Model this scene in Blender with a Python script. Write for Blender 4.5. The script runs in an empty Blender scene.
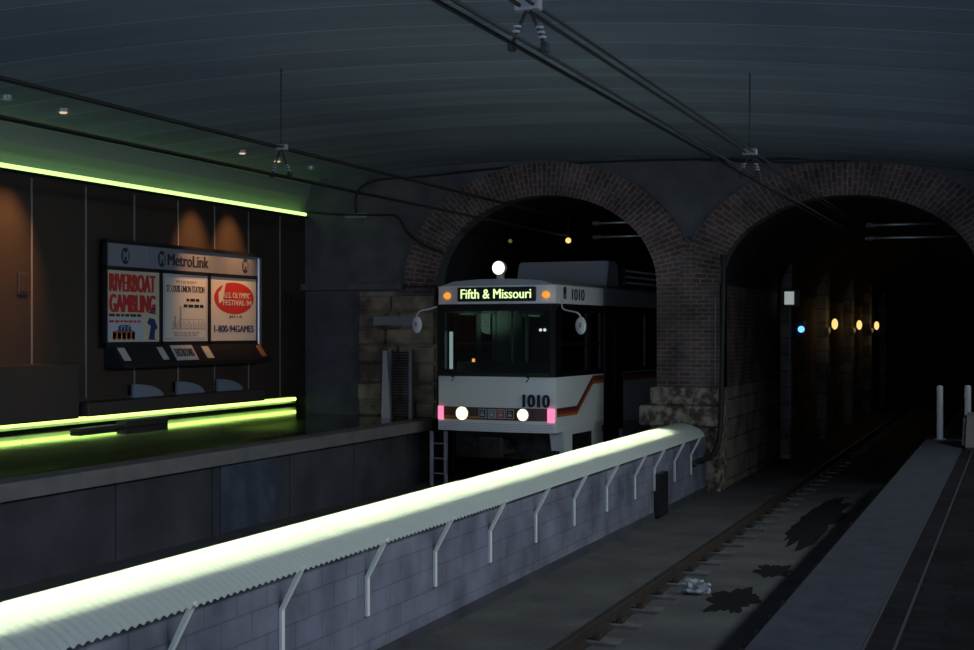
import bpy, bmesh, math, random
from mathutils import Vector, Matrix

# ------------------------------------------------------------------ camera, world, exposure
S = bpy.context.scene
C = S.collection
R = math.radians
random.seed(4)
cam = bpy.data.cameras.new('camera'); cam_o = bpy.data.objects.new('camera', cam); C.objects.link(cam_o)
cam.lens = 50.0; cam.sensor_width = 36.0; cam.shift_y = 0.0062
cam.clip_end = 300; cam.clip_start = 0.05
cam_o.location = (0, 0, 2.67); cam_o.rotation_euler = (R(90), 0, R(21.5))
S.camera = cam_o
W = bpy.data.worlds.new('world'); S.world = W; W.use_nodes = True
W.node_tree.nodes['Background'].inputs[0].default_value = (0.53, 0.67, 1.0, 1)
W.node_tree.nodes['Background'].inputs[1].default_value = 2.2
S.view_settings.view_transform = 'Standard'; S.view_settings.look = 'None'
S.view_settings.exposure = 0.0; S.view_settings.gamma = 1.0; S.view_settings.use_curve_mapping = False

BARRIER_E, COVE_E, FLOOR_E, SPOT_W, FILL_W = 15.0, 1.9, 3.2, 300.0, 190.0

# added fixtureless fill light above the near platform, standing in for station lamps
def area(name, loc, rot, sx, sy, watts, col):
    l = bpy.data.lights.new(name, 'AREA'); l.shape = 'RECTANGLE'; l.size = sx; l.size_y = sy
    l.energy = watts; l.color = col; l.spread = R(105)
    o = bpy.data.objects.new(name, l); C.objects.link(o); o.location = loc; o.rotation_euler = rot
    return o
area('platform_fill', (2.0, 12.5, 4.2), (0, R(66), 0), 0.25, 17.0, FILL_W, (0.80, 0.93, 1.0))

# ------------------------------------------------------------------ materials
def mat(name, col, rough=0.7, metal=0.0, noise=None, bump=None, emit=None, spec=0.5):
    m = bpy.data.materials.new(name); m.use_nodes = True
    nt = m.node_tree; b = nt.nodes['Principled BSDF']
    b.inputs['Base Color'].default_value = (*col, 1); b.inputs['Roughness'].default_value = rough
    b.inputs['Metallic'].default_value = metal; b.inputs['Specular IOR Level'].default_value = spec if rough < .8 else .12
    if noise or bump:
        tc = nt.nodes.new('ShaderNodeTexCoord')
    if noise:       # (scale, colour 2, contrast lo, hi)
        sc, c2, lo, hi = noise
        n = nt.nodes.new('ShaderNodeTexNoise'); n.inputs['Scale'].default_value = sc; n.inputs['Detail'].default_value = 6
        r = nt.nodes.new('ShaderNodeValToRGB')
        r.color_ramp.elements[0].position = lo; r.color_ramp.elements[0].color = (*col, 1)
        r.color_ramp.elements[1].position = hi; r.color_ramp.elements[1].color = (*c2, 1)
        nt.links.new(tc.outputs['Object'], n.inputs['Vector']); nt.links.new(n.outputs['Fac'], r.inputs['Fac'])
        nt.links.new(r.outputs['Color'], b.inputs['Base Color'])
    if bump:
        sc, st = bump
        n2 = nt.nodes.new('ShaderNodeTexNoise'); n2.inputs['Scale'].default_value = sc; n2.inputs['Detail'].default_value = 5
        bp = nt.nodes.new('ShaderNodeBump'); bp.inputs['Strength'].default_value = st; bp.inputs['Distance'].default_value = 0.03
        nt.links.new(tc.outputs['Object'], n2.inputs['Vector']); nt.links.new(n2.outputs['Fac'], bp.inputs['Height'])
        nt.links.new(bp.outputs['Normal'], b.inputs['Normal'])
    if emit:
        b.inputs['Emission Color'].default_value = (*emit[0], 1); b.inputs['Emission Strength'].default_value = emit[1]
    return m

def brick_mat(name, c1, c2, mortar, bw, bh, ms=0.012, axes=None, uv=False, rough=0.85, bump=0.4):
    m = bpy.data.materials.new(name); m.use_nodes = True
    nt = m.node_tree; b = nt.nodes['Principled BSDF']; b.inputs['Roughness'].default_value = rough; b.inputs['Specular IOR Level'].default_value = .12
    tc = nt.nodes.new('ShaderNodeTexCoord')
    br = nt.nodes.new('ShaderNodeTexBrick'); br.inputs['Scale'].default_value = 1.0
    br.inputs['Color1'].default_value = (*c1, 1); br.inputs['Color2'].default_value = (*c2, 1)
    br.inputs['Mortar'].default_value = (*mortar, 1); br.inputs['Mortar Size'].default_value = ms
    br.inputs['Brick Width'].default_value = bw; br.inputs['Row Height'].default_value = bh; br.inputs['Bias'].default_value = -0.1
    if uv:
        nt.links.new(tc.outputs['UV'], br.inputs['Vector'])
    else:
        sx = nt.nodes.new('ShaderNodeSeparateXYZ'); cx = nt.nodes.new('ShaderNodeCombineXYZ')
        nt.links.new(tc.outputs['Object'], sx.inputs[0])
        nt.links.new(sx.outputs[axes[0]], cx.inputs[0]); nt.links.new(sx.outputs[axes[1]], cx.inputs[1])
        nt.links.new(cx.outputs[0], br.inputs['Vector'])
    n = nt.nodes.new('ShaderNodeTexNoise'); n.inputs['Scale'].default_value = 1.7; n.inputs['Detail'].default_value = 6
    nt.links.new(tc.outputs['Object'], n.inputs['Vector'])
    rp = nt.nodes.new('ShaderNodeValToRGB')
    rp.color_ramp.elements[0].position = .3; rp.color_ramp.elements[0].color = (.45, .45, .45, 1)
    rp.color_ramp.elements[1].position = .7; rp.color_ramp.elements[1].color = (1.15, 1.1, 1.1, 1)
    nt.links.new(n.outputs['Fac'], rp.inputs['Fac'])
    mx = nt.nodes.new('ShaderNodeMix'); mx.data_type = 'RGBA'; mx.blend_type = 'MULTIPLY'; mx.inputs['Factor'].default_value = 1
    nt.links.new(br.outputs['Color'], mx.inputs['A']); nt.links.new(rp.outputs['Color'], mx.inputs['B'])
    nt.links.new(mx.outputs['Result'], b.inputs['Base Color'])
    bp = nt.nodes.new('ShaderNodeBump'); bp.inputs['Strength'].default_value = bump; bp.inputs['Distance'].default_value = 0.01; bp.invert = True
    nt.links.new(br.outputs['Fac'], bp.inputs['Height']); nt.links.new(bp.outputs['Normal'], b.inputs['Normal'])
    return m

def emat(name, col, st):
    m = bpy.data.materials.new(name); m.use_nodes = True
    nt = m.node_tree; nt.nodes.clear()
    e = nt.nodes.new('ShaderNodeEmission'); e.inputs[0].default_value = (*col, 1); e.inputs[1].default_value = st
    o = nt.nodes.new('ShaderNodeOutputMaterial'); nt.links.new(e.outputs[0], o.inputs[0])
    return m

def glass_mat(name, tint, gloss=0.08, rough=0.03):
    m = bpy.data.materials.new(name); m.use_nodes = True
    nt = m.node_tree; nt.nodes.clear()
    t = nt.nodes.new('ShaderNodeBsdfTransparent'); t.inputs[0].default_value = (*tint, 1)
    g = nt.nodes.new('ShaderNodeBsdfGlossy'); g.inputs['Roughness'].default_value = rough
    f = nt.nodes.new('ShaderNodeFresnel'); f.inputs[0].default_value = 1.5
    x = nt.nodes.new('ShaderNodeMixShader'); o = nt.nodes.new('ShaderNodeOutputMaterial')
    nt.links.new(f.outputs[0], x.inputs[0]); nt.links.new(t.outputs[0], x.inputs[1]); nt.links.new(g.outputs[0], x.inputs[2])
    nt.links.new(x.outputs[0], o.inputs[0])
    return m

M = {}
def ceiling_mat():
    m = mat('ceiling_concrete', (.34, .37, .38), .9)
    nt = m.node_tree; b = nt.nodes['Principled BSDF']; tc = nt.nodes.new('ShaderNodeTexCoord')
    sx = nt.nodes.new('ShaderNodeSeparateXYZ'); nt.links.new(tc.outputs['Object'], sx.inputs[0])
    def mth(op, a, bb=None):
        n = nt.nodes.new('ShaderNodeMath'); n.operation = op
        for i, v in enumerate((a, bb)):
            if v is None: continue
            if isinstance(v, (int, float)): n.inputs[i].default_value = v
            else: nt.links.new(v, n.inputs[i])
        return n.outputs[0]
    # board joints every 0.96 m across the vault, each board with its own tone
    yy = mth('DIVIDE', sx.outputs[1], 0.96)
    fr = mth('FRACT', yy); cell = mth('FLOOR', yy)
    line = mth('LESS_THAN', fr, 0.022)
    wn = nt.nodes.new('ShaderNodeTexWhiteNoise'); wn.noise_dimensions = '1D'; nt.links.new(cell, wn.inputs['W'])
    tone = mth('MULTIPLY_ADD', wn.outputs['Value'], .22); tone.node.inputs[2].default_value = .86
    n = nt.nodes.new('ShaderNodeTexNoise'); n.inputs['Scale'].default_value = 1.2; n.inputs['Detail'].default_value = 7
    mp = nt.nodes.new('ShaderNodeMapping'); mp.inputs['Scale'].default_value = (.25, 2.2, 1)
    nt.links.new(tc.outputs['Object'], mp.inputs[0]); nt.links.new(mp.outputs[0], n.inputs['Vector'])
    t2 = mth('MULTIPLY_ADD', n.outputs['Fac'], .5); t2.node.inputs[2].default_value = .74
    t3 = mth('MULTIPLY', tone, t2)
    t4 = mth('ADD', t3, mth('MULTIPLY', line, .8))
    mx = nt.nodes.new('ShaderNodeMix'); mx.data_type = 'RGBA'; mx.blend_type = 'MULTIPLY'; mx.inputs['Factor'].default_value = 1
    mx.inputs['A'].default_value = (.25, .305, .41, 1)
    cb = nt.nodes.new('ShaderNodeCombineXYZ')
    for i in range(3): nt.links.new(t4, cb.inputs[i])
    nt.links.new(cb.outputs[0], mx.inputs['B']); nt.links.new(mx.outputs['Result'], b.inputs['Base Color'])
    return m
M['ceiling'] = ceiling_mat()
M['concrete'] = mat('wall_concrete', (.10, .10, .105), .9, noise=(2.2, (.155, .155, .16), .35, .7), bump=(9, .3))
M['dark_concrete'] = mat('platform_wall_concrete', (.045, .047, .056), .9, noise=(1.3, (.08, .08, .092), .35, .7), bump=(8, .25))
M['ledge'] = mat('platform_edge_concrete', (.15, .145, .145), .85, noise=(3, (.20, .19, .185), .35, .7))
M['ground'] = mat('trackbed_concrete', (.085, .084, .086), .9, noise=(1.4, (.13, .128, .122), .35, .7), bump=(14, .4))
M['ballast'] = mat('dark_ballast', (.05, .05, .05), .95, noise=(7, (.12, .11, .10), .4, .7), bump=(30, .8))
M['stain'] = mat('oil_stain', (.014, .014, .015), .8, bump=(20, .3))
M['polished'] = mat('polished_platform_floor', (.016, .0165, .018), .065, bump=(1.3, .05), spec=.6)
M['tactile'] = mat('tactile_paving', (.043, .046, .058), .8, noise=(5, (.056, .06, .075), .4, .7))
def studs(m):
    nt = m.node_tree; b = nt.nodes['Principled BSDF']; tc = nt.nodes.new('ShaderNodeTexCoord')
    v = nt.nodes.new('ShaderNodeTexVoronoi'); v.inputs['Scale'].default_value = 17; v.inputs['Randomness'].default_value = 0
    nt.links.new(tc.outputs['Object'], v.inputs['Vector'])
    bp = nt.nodes.new('ShaderNodeBump'); bp.inputs['Strength'].default_value = .6; bp.inputs['Distance'].default_value = .006; bp.invert = True
    nt.links.new(v.outputs['Distance'], bp.inputs['Height']); nt.links.new(bp.outputs['Normal'], b.inputs['Normal'])
studs(M['tactile'])
M['platform_brick'] = brick_mat('platform_pavers', (.011, .0115, .015), (.016, .016, .02), (.008, .008, .009), .4, .2, axes=(0, 1))
M['seam'] = mat('paving_seam', (.06, .06, .064), .8)
M['rust'] = mat('rail_steel', (.06, .05, .045), .55, metal=.6, noise=(9, (.10, .075, .06), .4, .7))
M['railtop'] = mat('rail_head', (.10, .10, .10), .5, metal=.8)
M['tie'] = mat('concrete_tie', (.16, .155, .15), .9, noise=(6, (.11, .105, .10), .4, .7))
M['brick'] = brick_mat('brown_brick', (.14, .09, .078), (.20, .145, .13), (.24, .225, .22), .215, .075, .009, axes=(0, 2))
M['brick_side'] = brick_mat('tunnel_brick', (.14, .095, .09), (.19, .15, .15), (.22, .21, .21), .215, .075, .009, axes=(1, 2))
M['brick_uv'] = brick_mat('arch_brick', (.15, .088, .075), (.215, .145, .13), (.26, .245, .24), .205, .085, .012, uv=True)
M['stone'] = mat('rubble_stone', (.15, .12, .085), .95, noise=(2.2, (.44, .37, .25), .38, .62), bump=(6, .9))
M['pier_stone'] = mat('pier_stone', (.10, .085, .065), .95, noise=(7, (.40, .35, .26), .42, .6), bump=(9, .9))
M['mortar'] = mat('mortar', (.12, .115, .11), .95, bump=(12, .5))
M['tunnel_stone'] = brick_mat('tunnel_stone', (.26, .235, .20), (.36, .33, .28), (.16, .15, .13), .75, .36, .02, axes=(1, 2), bump=.8)
M['tunnel'] = mat('sooty_tunnel_lining', (.035, .033, .035), .95, bump=(6, .5))
M['panel'] = mat('brown_wall_panel', (.036, .025, .019), .6, noise=(1.1, (.05, .034, .026), .35, .7))
M['kick'] = mat('dark_brown_casing', (.05, .040, .034), .5)
M['joint'] = mat('pale_joint_strip', (.28, .25, .24), .6)
M['cove'] = mat('cove_panel_paint', (.22, .27, .23), .7)
M['black'] = mat('black_metal', (.012, .012, .014), .45)
M['cable'] = mat('black_cable', (.018, .018, .02), .6)
M['wire'] = mat('dark_wire', (.03, .028, .03), .6, metal=.3)
M['steel'] = mat('brushed_steel', (.55, .57, .60), .35, metal=.9)
M['grey'] = mat('grey_paint', (.30, .31, .33), .6)
M['pale'] = mat('pale_grey_paint', (.52, .53, .53), .6)
M['white'] = mat('white_paint', (.78, .80, .78), .5)
M['bracket'] = mat('bracket_white_paint', (.80, .84, .81), .5)
M['block'] = brick_mat('grey_block_wall', (.19, .20, .265), (.215, .225, .29), (.15, .16, .205), .41, .2, .008, axes=(1, 2), bump=.15)
M['train'] = mat('train_white', (.90, .91, .88), .35)
M['train_grey'] = mat('train_roof_grey', (.42, .43, .46), .5)
M['train_black'] = mat('train_black', (.010, .010, .012), .25)
M['under'] = mat('underframe_grime', (.03, .028, .027), .85, noise=(8, (.06, .055, .05), .4, .7))
M['amber'] = mat('amber_lens', (.9, .35, .04), .3, emit=((1, .36, .03), 0.9))
M['red_tail'] = emat('red_marker_lens', (1.0, .22, .42), 1.3)
M['headlight'] = emat('headlight_beam', (1.0, .86, .52), 1.9)
M['roof_lamp'] = emat('roof_lamp_lens', (1.0, .90, .78), 1.5)
M['destination'] = emat('destination_letters', (.72, 1.0, .42), 1.35)
M['red'] = mat('stripe_red', (.32, .045, .035), .4)
M['orange'] = mat('stripe_orange', (.60, .17, .03), .4)
M['brown'] = mat('stripe_brown', (.11, .035, .025), .4)
M['ink'] = mat('dark_ink', (.02, .022, .035), .6)
M['navy'] = mat('navy_ink', (.03, .04, .16), .6)
M['poster_red'] = mat('poster_red', (.55, .035, .03), .6)
M['poster_orange'] = mat('poster_orange', (.55, .20, .06), .6)
M['cream'] = mat('cream_paper', (.62, .57, .44), .7)
M['paper'] = mat('white_paper', (.68, .67, .62), .7)
M['paper_blue'] = mat('pale_blue_paper', (.50, .55, .66), .7)
M['faint'] = mat('faint_print', (.42, .40, .38), .7)
M['header'] = mat('header_panel_grey', (.22, .24, .30), .5)
M['blue_board'] = mat('blue_grey_divider', (.20, .24, .32), .5)
M['blue_paint'] = mat('blue_paint', (.05, .06, .09), .8, noise=(3, (.09, .10, .135), .4, .7))
M['plastic'] = mat('crumpled_plastic', (.30, .32, .35), .4)
M['glass'] = glass_mat('windshield_glass', (.60, .66, .64))
M['side_glass'] = glass_mat('side_window_glass', (.45, .52, .50))
M['interior'] = mat('train_interior', (.10, .11, .11), .7)
M['pole'] = mat('grab_pole', (.45, .55, .48), .4)
M['lamp_yellow'] = emat('sodium_lamp', (1.0, .64, .22), 1.25)
M['lamp_blue'] = emat('blue_signal_lens', (.12, .34, 1.0), 2.4)
M['lamp_white'] = emat('white_sign_lens', (.72, .82, .80), 0.42)
M['lamp_green'] = emat('dim_green_lens', (.35, .45, .12), 0.25)
M['cabin_amber'] = emat('cab_indicator', (1.0, .42, .08), 2.5)
M['cab_strip'] = emat('cab_reflection_strip', (.75, .92, .95), .75)  # reflection streak put in as a glowing surface, no lamp there
M['cabin_tube'] = emat('cabin_tube', (.45, 1.0, .62), 1.1)
M['cabin_spot'] = emat('cabin_white_spot', (.85, .9, 1.0), 2.0)
M['tube'] = emat('fluorescent_tube', (.95, 1.0, .72), BARRIER_E)
M['cove_tube'] = emat('green_cove_tube', (.50, 1.0, .25), COVE_E)
M['floor_tube'] = emat('green_floor_tube', (.55, 1.0, .16), FLOOR_E)
def cover_mat():
    m = bpy.data.materials.new('translucent_corrugated_cover'); m.use_nodes = True
    nt = m.node_tree; nt.nodes.clear()
    d = nt.nodes.new('ShaderNodeBsdfDiffuse'); d.inputs[0].default_value = (.80, .85, .80, 1)
    t = nt.nodes.new('ShaderNodeBsdfTranslucent'); t.inputs[0].default_value = (.80, .86, .76, 1)
    x = nt.nodes.new('ShaderNodeMixShader'); x.inputs[0].default_value = .45
    o = nt.nodes.new('ShaderNodeOutputMaterial')
    nt.links.new(d.outputs[0], x.inputs[1]); nt.links.new(t.outputs[0], x.inputs[2]); nt.links.new(x.outputs[0], o.inputs[0])
    return m
M['cover'] = cover_mat()

# ------------------------------------------------------------------ helpers
def link(name, bm, m, parent=None, local=False, smooth=False):
    """one bmesh -> one object; coordinates are world ones unless local, made relative to the parent's place"""
    me = bpy.data.meshes.new(name)
    if parent is not None and not local:
        p = parent; off = Vector((0, 0, 0))
        while p is not None: off += p.location; p = p.parent
        bmesh.ops.translate(bm, verts=bm.verts, vec=-off)
    bmesh.ops.recalc_face_normals(bm, faces=bm.faces)
    bm.to_mesh(me); bm.free()
    if smooth:
        for p_ in me.polygons: p_.use_smooth = True
    for mm in (m if isinstance(m, (list, tuple)) else [m]): me.materials.append(M[mm] if isinstance(mm, str) else mm)
    o = bpy.data.objects.new(name, me); C.objects.link(o)
    if parent is not None: o.parent = parent
    return o
def thing(name, label, cat, loc=(0, 0, 0), group=None, rz=0):
    o = bpy.data.objects.new(name, None); C.objects.link(o); o.location = loc; o.rotation_euler = (0, 0, rz)
    o.empty_display_size = .1
    return tag(o, label, cat, group)
def tag(o, label, cat, group=None):
    o['label'] = label; o['category'] = cat
    if group: o['group'] = group
    return o
def struct(o, label, cat):
    o['kind'] = 'structure'; o['label'] = label; o['category'] = cat
    return o
def B(bm, x0, x1, y0, y1, z0, z1, bev=0, mi=0):
    r = bmesh.ops.create_cube(bm, size=1)
    bmesh.ops.scale(bm, verts=r['verts'], vec=(x1-x0, y1-y0, z1-z0))
    bmesh.ops.translate(bm, verts=r['verts'], vec=((x0+x1)/2, (y0+y1)/2, (z0+z1)/2))
    if bev:
        es = list({e for v in r['verts'] for e in v.link_edges})
        bmesh.ops.bevel(bm, geom=es, offset=bev, segments=2, affect='EDGES', profile=.5)
    return r['verts']
def box(name, m, x0, x1, y0, y1, z0, z1, parent=None, bev=0, local=False):
    bm = bmesh.new(); B(bm, x0, x1, y0, y1, z0, z1, bev)
    return link(name, bm, m, parent, local)
def T(bm, pts, r, n=8):
    """tube along points"""
    pts = [Vector(p) for p in pts]; rings = []
    for i, p in enumerate(pts):
        d = (pts[min(i+1, len(pts)-1)] - pts[max(i-1, 0)]).normalized()
        a = Vector((0, 0, 1)) if abs(d.z) < .9 else Vector((1, 0, 0))
        u = d.cross(a).normalized(); v = d.cross(u)
        rr = r[i] if isinstance(r, (list, tuple)) else r
        rings.append([bm.verts.new(p + u*rr*math.cos(k*2*math.pi/n) + v*rr*math.sin(k*2*math.pi/n)) for k in range(n)])
    for a, b in zip(rings, rings[1:]):
        for k in range(n): bm.faces.new((a[k], a[(k+1) % n], b[(k+1) % n], b[k]))
    bm.faces.new(rings[0]); bm.faces.new(rings[-1])
def tube(name, m, pts, r, parent=None, n=8, local=False):
    bm = bmesh.new(); T(bm, pts, r, n)
    return link(name, bm, m, parent, local, smooth=True)
def spline(pts, k=8):
    pts = [Vector(p) for p in pts]; out = []
    for i in range(len(pts)-1):
        p0, p1, p2, p3 = pts[max(i-1, 0)], pts[i], pts[i+1], pts[min(i+2, len(pts)-1)]
        for j in range(k):
            t = j/k
            out.append(.5*((2*p1)+(p2-p0)*t+(2*p0-5*p1+4*p2-p3)*t*t+(3*p1-p0-3*p2+p3)*t**3))
    return out+[pts[-1]]
def prism(bm, outline, fn):
    """closed outline of 2D points; fn(u, v, end) -> 3D for end 0 / 1"""
    a = [bm.verts.new(fn(u, v, 0)) for u, v in outline]; b = [bm.verts.new(fn(u, v, 1)) for u, v in outline]
    n = len(outline)
    bm.faces.new(a); bm.faces.new(b)
    for i in range(n): bm.faces.new((a[i], a[(i+1) % n], b[(i+1) % n], b[i]))
def disc(bm, c, axis, r, h, n=20, r2=None):
    c = Vector(c); axis = Vector(axis).normalized(); q = axis.to_track_quat('Z', 'Y').to_matrix().to_4x4()
    bmesh.ops.create_cone(bm, cap_ends=True, segments=n, radius1=r, radius2=r if r2 is None else r2, depth=h, matrix=Matrix.Translation(c) @ q)
def ball(bm, c, r, sx=1, sy=1, sz=1, u=16, v=10):
    bmesh.ops.create_uvsphere(bm, u_segments=u, v_segments=v, radius=r, matrix=Matrix.Translation(Vector(c)) @ Matrix.Diagonal((sx, sy, sz, 1)))
def text(name, m, body, center, width, height, facing, parent, local=False, bold=0.0, depth=.004):
    """flat raised lettering, centred at a point, fitted to width x height; facing '-y' or '+x'"""
    cu = bpy.data.curves.new(name, 'FONT'); cu.body = body; cu.size = 1; cu.resolution_u = 3
    cu.fill_mode = 'FRONT'
    tmp = bpy.data.objects.new(name+'_tmp', cu); C.objects.link(tmp)
    dg = bpy.context.evaluated_depsgraph_get()
    me = bpy.data.meshes.new_from_object(tmp.evaluated_get(dg))
    bm = bmesh.new(); bm.from_mesh(me)
    base = list(bm.faces)
    if bold:                       # heavier strokes: the letters struck again a little to each side
        for k, d in enumerate((-1, 1)):
            g = bmesh.ops.duplicate(bm, geom=base)
            bmesh.ops.translate(bm, verts=[v for v in g['geom'] if isinstance(v, bmesh.types.BMVert)], vec=(d*bold*1.6, 0, .11*(k+1)))
    bpy.data.objects.remove(tmp); bpy.data.curves.remove(cu); bpy.data.meshes.remove(me)
    xs = [v.co.x for v in bm.verts]; ys = [v.co.y for v in bm.verts]
    x0, x1, y0, y1 = min(xs), max(xs), min(ys), max(ys)
    g = bmesh.ops.extrude_face_region(bm, geom=list(bm.faces))
    up = {v for v in g['geom'] if isinstance(v, bmesh.types.BMVert)}
    for v in bm.verts:
        a = ((v.co.x-x0)/(x1-x0)-.5)*width; b = ((v.co.y-y0)/(y1-y0)-.5)*height; h = (depth if v in up else 0) + v.co.z*.006
        v.co = Vector(center) + (Vector((a, -h, b)) if facing == '-y' else Vector((h, a, b)))
    return link(name, bm, m, parent, local)

YW = 23.5                        # face of the end wall
def vault(x): return 5.82 - (x+8.3)**2/110

# ------------------------------------------------------------------ the setting
bm = bmesh.new()
xs = [-12.75 + i*(15.6/40) for i in range(41)]
cols = [[bm.verts.new((x, y, vault(x)+dz)) for x in xs] for y, dz in ((-4, 0), (YW+.1, 0))]
top = [[bm.verts.new((x, y, vault(x)+.3)) for x in xs] for y in (-4, YW+.1)]
for i in range(40):
    bm.faces.new((cols[0][i], cols[0][i+1], cols[1][i+1], cols[1][i])); bm.faces.new((top[0][i], top[0][i+1], top[1][i+1], top[1][i]))
struct(link('ceiling', bm, 'ceiling', smooth=True), 'shallow grey vaulted concrete ceiling with pale joint lines', 'ceiling')

box_ = box('floor', 'ground', -10.6, 3.2, -4, 75, -.5, -.12)
struct(box_, 'grey concrete trackbed floor between the two platforms', 'floor')

# far platform
o = box('platform', 'polished', -15.0, -10.05, -4, YW+.02, .87, 1.05)
struct(o, 'far platform with dark polished floor reflecting green light', 'platform')
o = box('platform', 'polished', -15.0, -13.1, YW+.02, 26.4, .87, 1.05); struct(o, 'end of the far platform floor inside the lit recess', 'platform')
bm = bmesh.new(); B(bm, -10.06, -9.98, -4, 22.6, .86, 1.055, .012); B(bm, -10.35, -10.05, -4, 22.6, .86, 1.056)
struct(link('trim_1', bm, 'ledge'), 'pale concrete lip along the edge of the far platform', 'trim')
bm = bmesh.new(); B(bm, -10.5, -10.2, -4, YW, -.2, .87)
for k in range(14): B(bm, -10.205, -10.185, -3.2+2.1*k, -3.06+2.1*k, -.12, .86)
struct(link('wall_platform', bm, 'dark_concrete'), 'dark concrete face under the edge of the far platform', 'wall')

# near platform
o = box('platform', 'platform_brick', -1.34, 3.0, -4, YW-.3, .55, .968)
struct(o, 'near platform paved in dark brick, right of the right track', 'platform')
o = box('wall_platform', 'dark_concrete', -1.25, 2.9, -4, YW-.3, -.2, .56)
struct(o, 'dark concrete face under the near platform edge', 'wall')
bm = bmesh.new()
B(bm, -1.365, -.79, -4, 22.4, .84, .974)
struct(link('trim_2', bm, 'tactile'), 'pale studded tactile strip along the near platform edge', 'trim')
bm = bmesh.new(); B(bm, -.787, -.772, -4, 22.4, .9, .973); B(bm, -.632, -.617, -4, 22.4, .9, .973)
struct(link('trim_3', bm, 'seam'), 'two thin pale seams running beside the tactile strip', 'trim')

# wall on the near side (outside the picture, closes the room)
o = box('wall_right', 'concrete', 2.9, 3.2, -4, YW+.1, -.2, 5.2)
struct(o, 'concrete wall behind the near platform', 'wall')

# left wall: hanging brown panels over a lit recess
wl = box('wall_left', 'panel', -13.3, -13.1, -4, YW-.01, 1.40, 4.90)
struct(wl, 'dark brown panelled wall above the far platform', 'wall')
for y in (8.2, 9.55, 10.9, 12.3, 13.65, 15.55, 16.75, 17.95, 19.15, 20.25, 21.37, 22.5):
    box('joint_strip', 'joint', -13.11, -13.088, y-.013, y+.013, 1.42, 4.85, wl)
bm = bmesh.new(); B(bm, -15.3, -14.9, -4, 26.6, .87, 5.6); B(bm, -15.0, -13.0, 26.3, 26.6, .87, 5.6); B(bm, -13.1, -12.8, YW+.3, 26.4, .87, 5.6)
B(bm, -15.0, -13.1, YW-.1, 26.4, 1.40, 1.5)
o = link('wall_recess', bm, 'kick')
struct(o, 'back of the green lit recess under the brown wall', 'wall')
bm = bmesh.new()
prism(bm, [(-12.75, 5.66), (-12.82, 5.60), (-12.98, 5.54), (-12.98, 5.50), (-13.03, 5.3), (-13.13, 5.1), (-13.16, 4.95), (-13.4, 4.95), (-13.4, 6.0), (-12.7, 6.0)],
      lambda u, v, e: Vector((u, -4 if e == 0 else YW, v)))
struct(link('trim_4', bm, 'cove'), 'curved pale cove panel lit green above the brown wall', 'trim')

# end wall with two arched portals
AR = [(-8.13, 2.14, 1.66, 'left'), (-2.745, 2.135, 1.47, 'right')]; SPRING = 3.5
def arch_z(x):
    for cx, a, b, _ in AR:
        if abs(x-cx) < a-1e-6: return SPRING + b*math.sqrt(max(0, 1-((x-cx)/a)**2))
    return None
bm = bmesh.new()
xs = [-13.1, -12, -11]
for cx, a, b, _ in AR:
    xs += [cx - a*math.cos(math.pi*i/40) for i in range(41)]
xs += [0.5, 1.8, 3.0]
for x0, x1 in zip(xs, xs[1:]):
    lo = []
    for x in (x0, x1):
        z = arch_z((x0+x1)/2)
        if z is None: lo.append(-.3)
        else: lo.append(arch_z(x) or SPRING)
    f = [bm.verts.new((x0, YW, lo[0])), bm.verts.new((x1, YW, lo[1])), bm.verts.new((x1, YW, vault(x1)+.2)), bm.verts.new((x0, YW, vault(x0)+.2))]
    bm.faces.new(f)
bmesh.ops.remove_doubles(bm, verts=bm.verts, dist=1e-5)
g = bmesh.ops.extrude_face_region(bm, geom=list(bm.faces))
bmesh.ops.translate(bm, verts=[v for v in g['geom'] if isinstance(v, bmesh.types.BMVert)], vec=(0, .35, 0))
struct(link('wall_end', bm, 'concrete'), 'grey concrete end wall pierced by two arched tunnel mouths', 'wall')

def ring(name, cx, a, b, th, lab, lim):
    bm = bmesh.new(); uvl = bm.loops.layers.uv.new('UVMap')
    n, m_ = 64, 3
    def prof(i, k):
        t = math.pi*i/n; f = k/m_
        return cx-(a+th*f)*math.cos(t), SPRING+(b+(th*.92)*f)*math.sin(t)
    arc = [0]
    for i in range(n):
        p, q = prof(i, 1), prof(i+1, 1); arc.append(arc[-1]+math.dist(p, q))
    for i in range(n):
        for k in range(m_):
            ps = [prof(i, k), prof(i+1, k), prof(i+1, k+1), prof(i, k+1)]
            mx_ = sum(p[0] for p in ps)/4
            if not (lim[0] < mx_ < lim[1]): continue
            vs = [bm.verts.new((p[0], YW-.09, p[1])) for p in ps]
            f = bm.faces.new(vs)
            for lp, (u, v) in zip(f.loops, ((k*.205, arc[i]), (k*.205, arc[i+1]), ((k+1)*.205, arc[i+1]), ((k+1)*.205, arc[i]))): lp[uvl].uv = (u, v)
    bmesh.ops.remove_doubles(bm, verts=bm.verts, dist=1e-5)
    ed = [e for e in bm.edges if len(e.link_faces) == 1]
    g = bmesh.ops.extrude_edge_only(bm, edges=ed)
    bmesh.ops.translate(bm, verts=[v for v in g['geom'] if isinstance(v, bmesh.types.BMVert)], vec=(0, .095, 0))
    struct(link(name, bm, 'brick_uv'), lab, 'brick arch')
ring('trim_5', AR[0][0], AR[0][1], AR[0][2], .66, 'brown brick arch ring over the tunnel mouth with the train', (-20, -5.49))
ring('trim_6', AR[1][0], AR[1][1], AR[1][2], .66, 'brown brick arch ring over the empty right tunnel mouth', (-5.37, 20))

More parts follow.
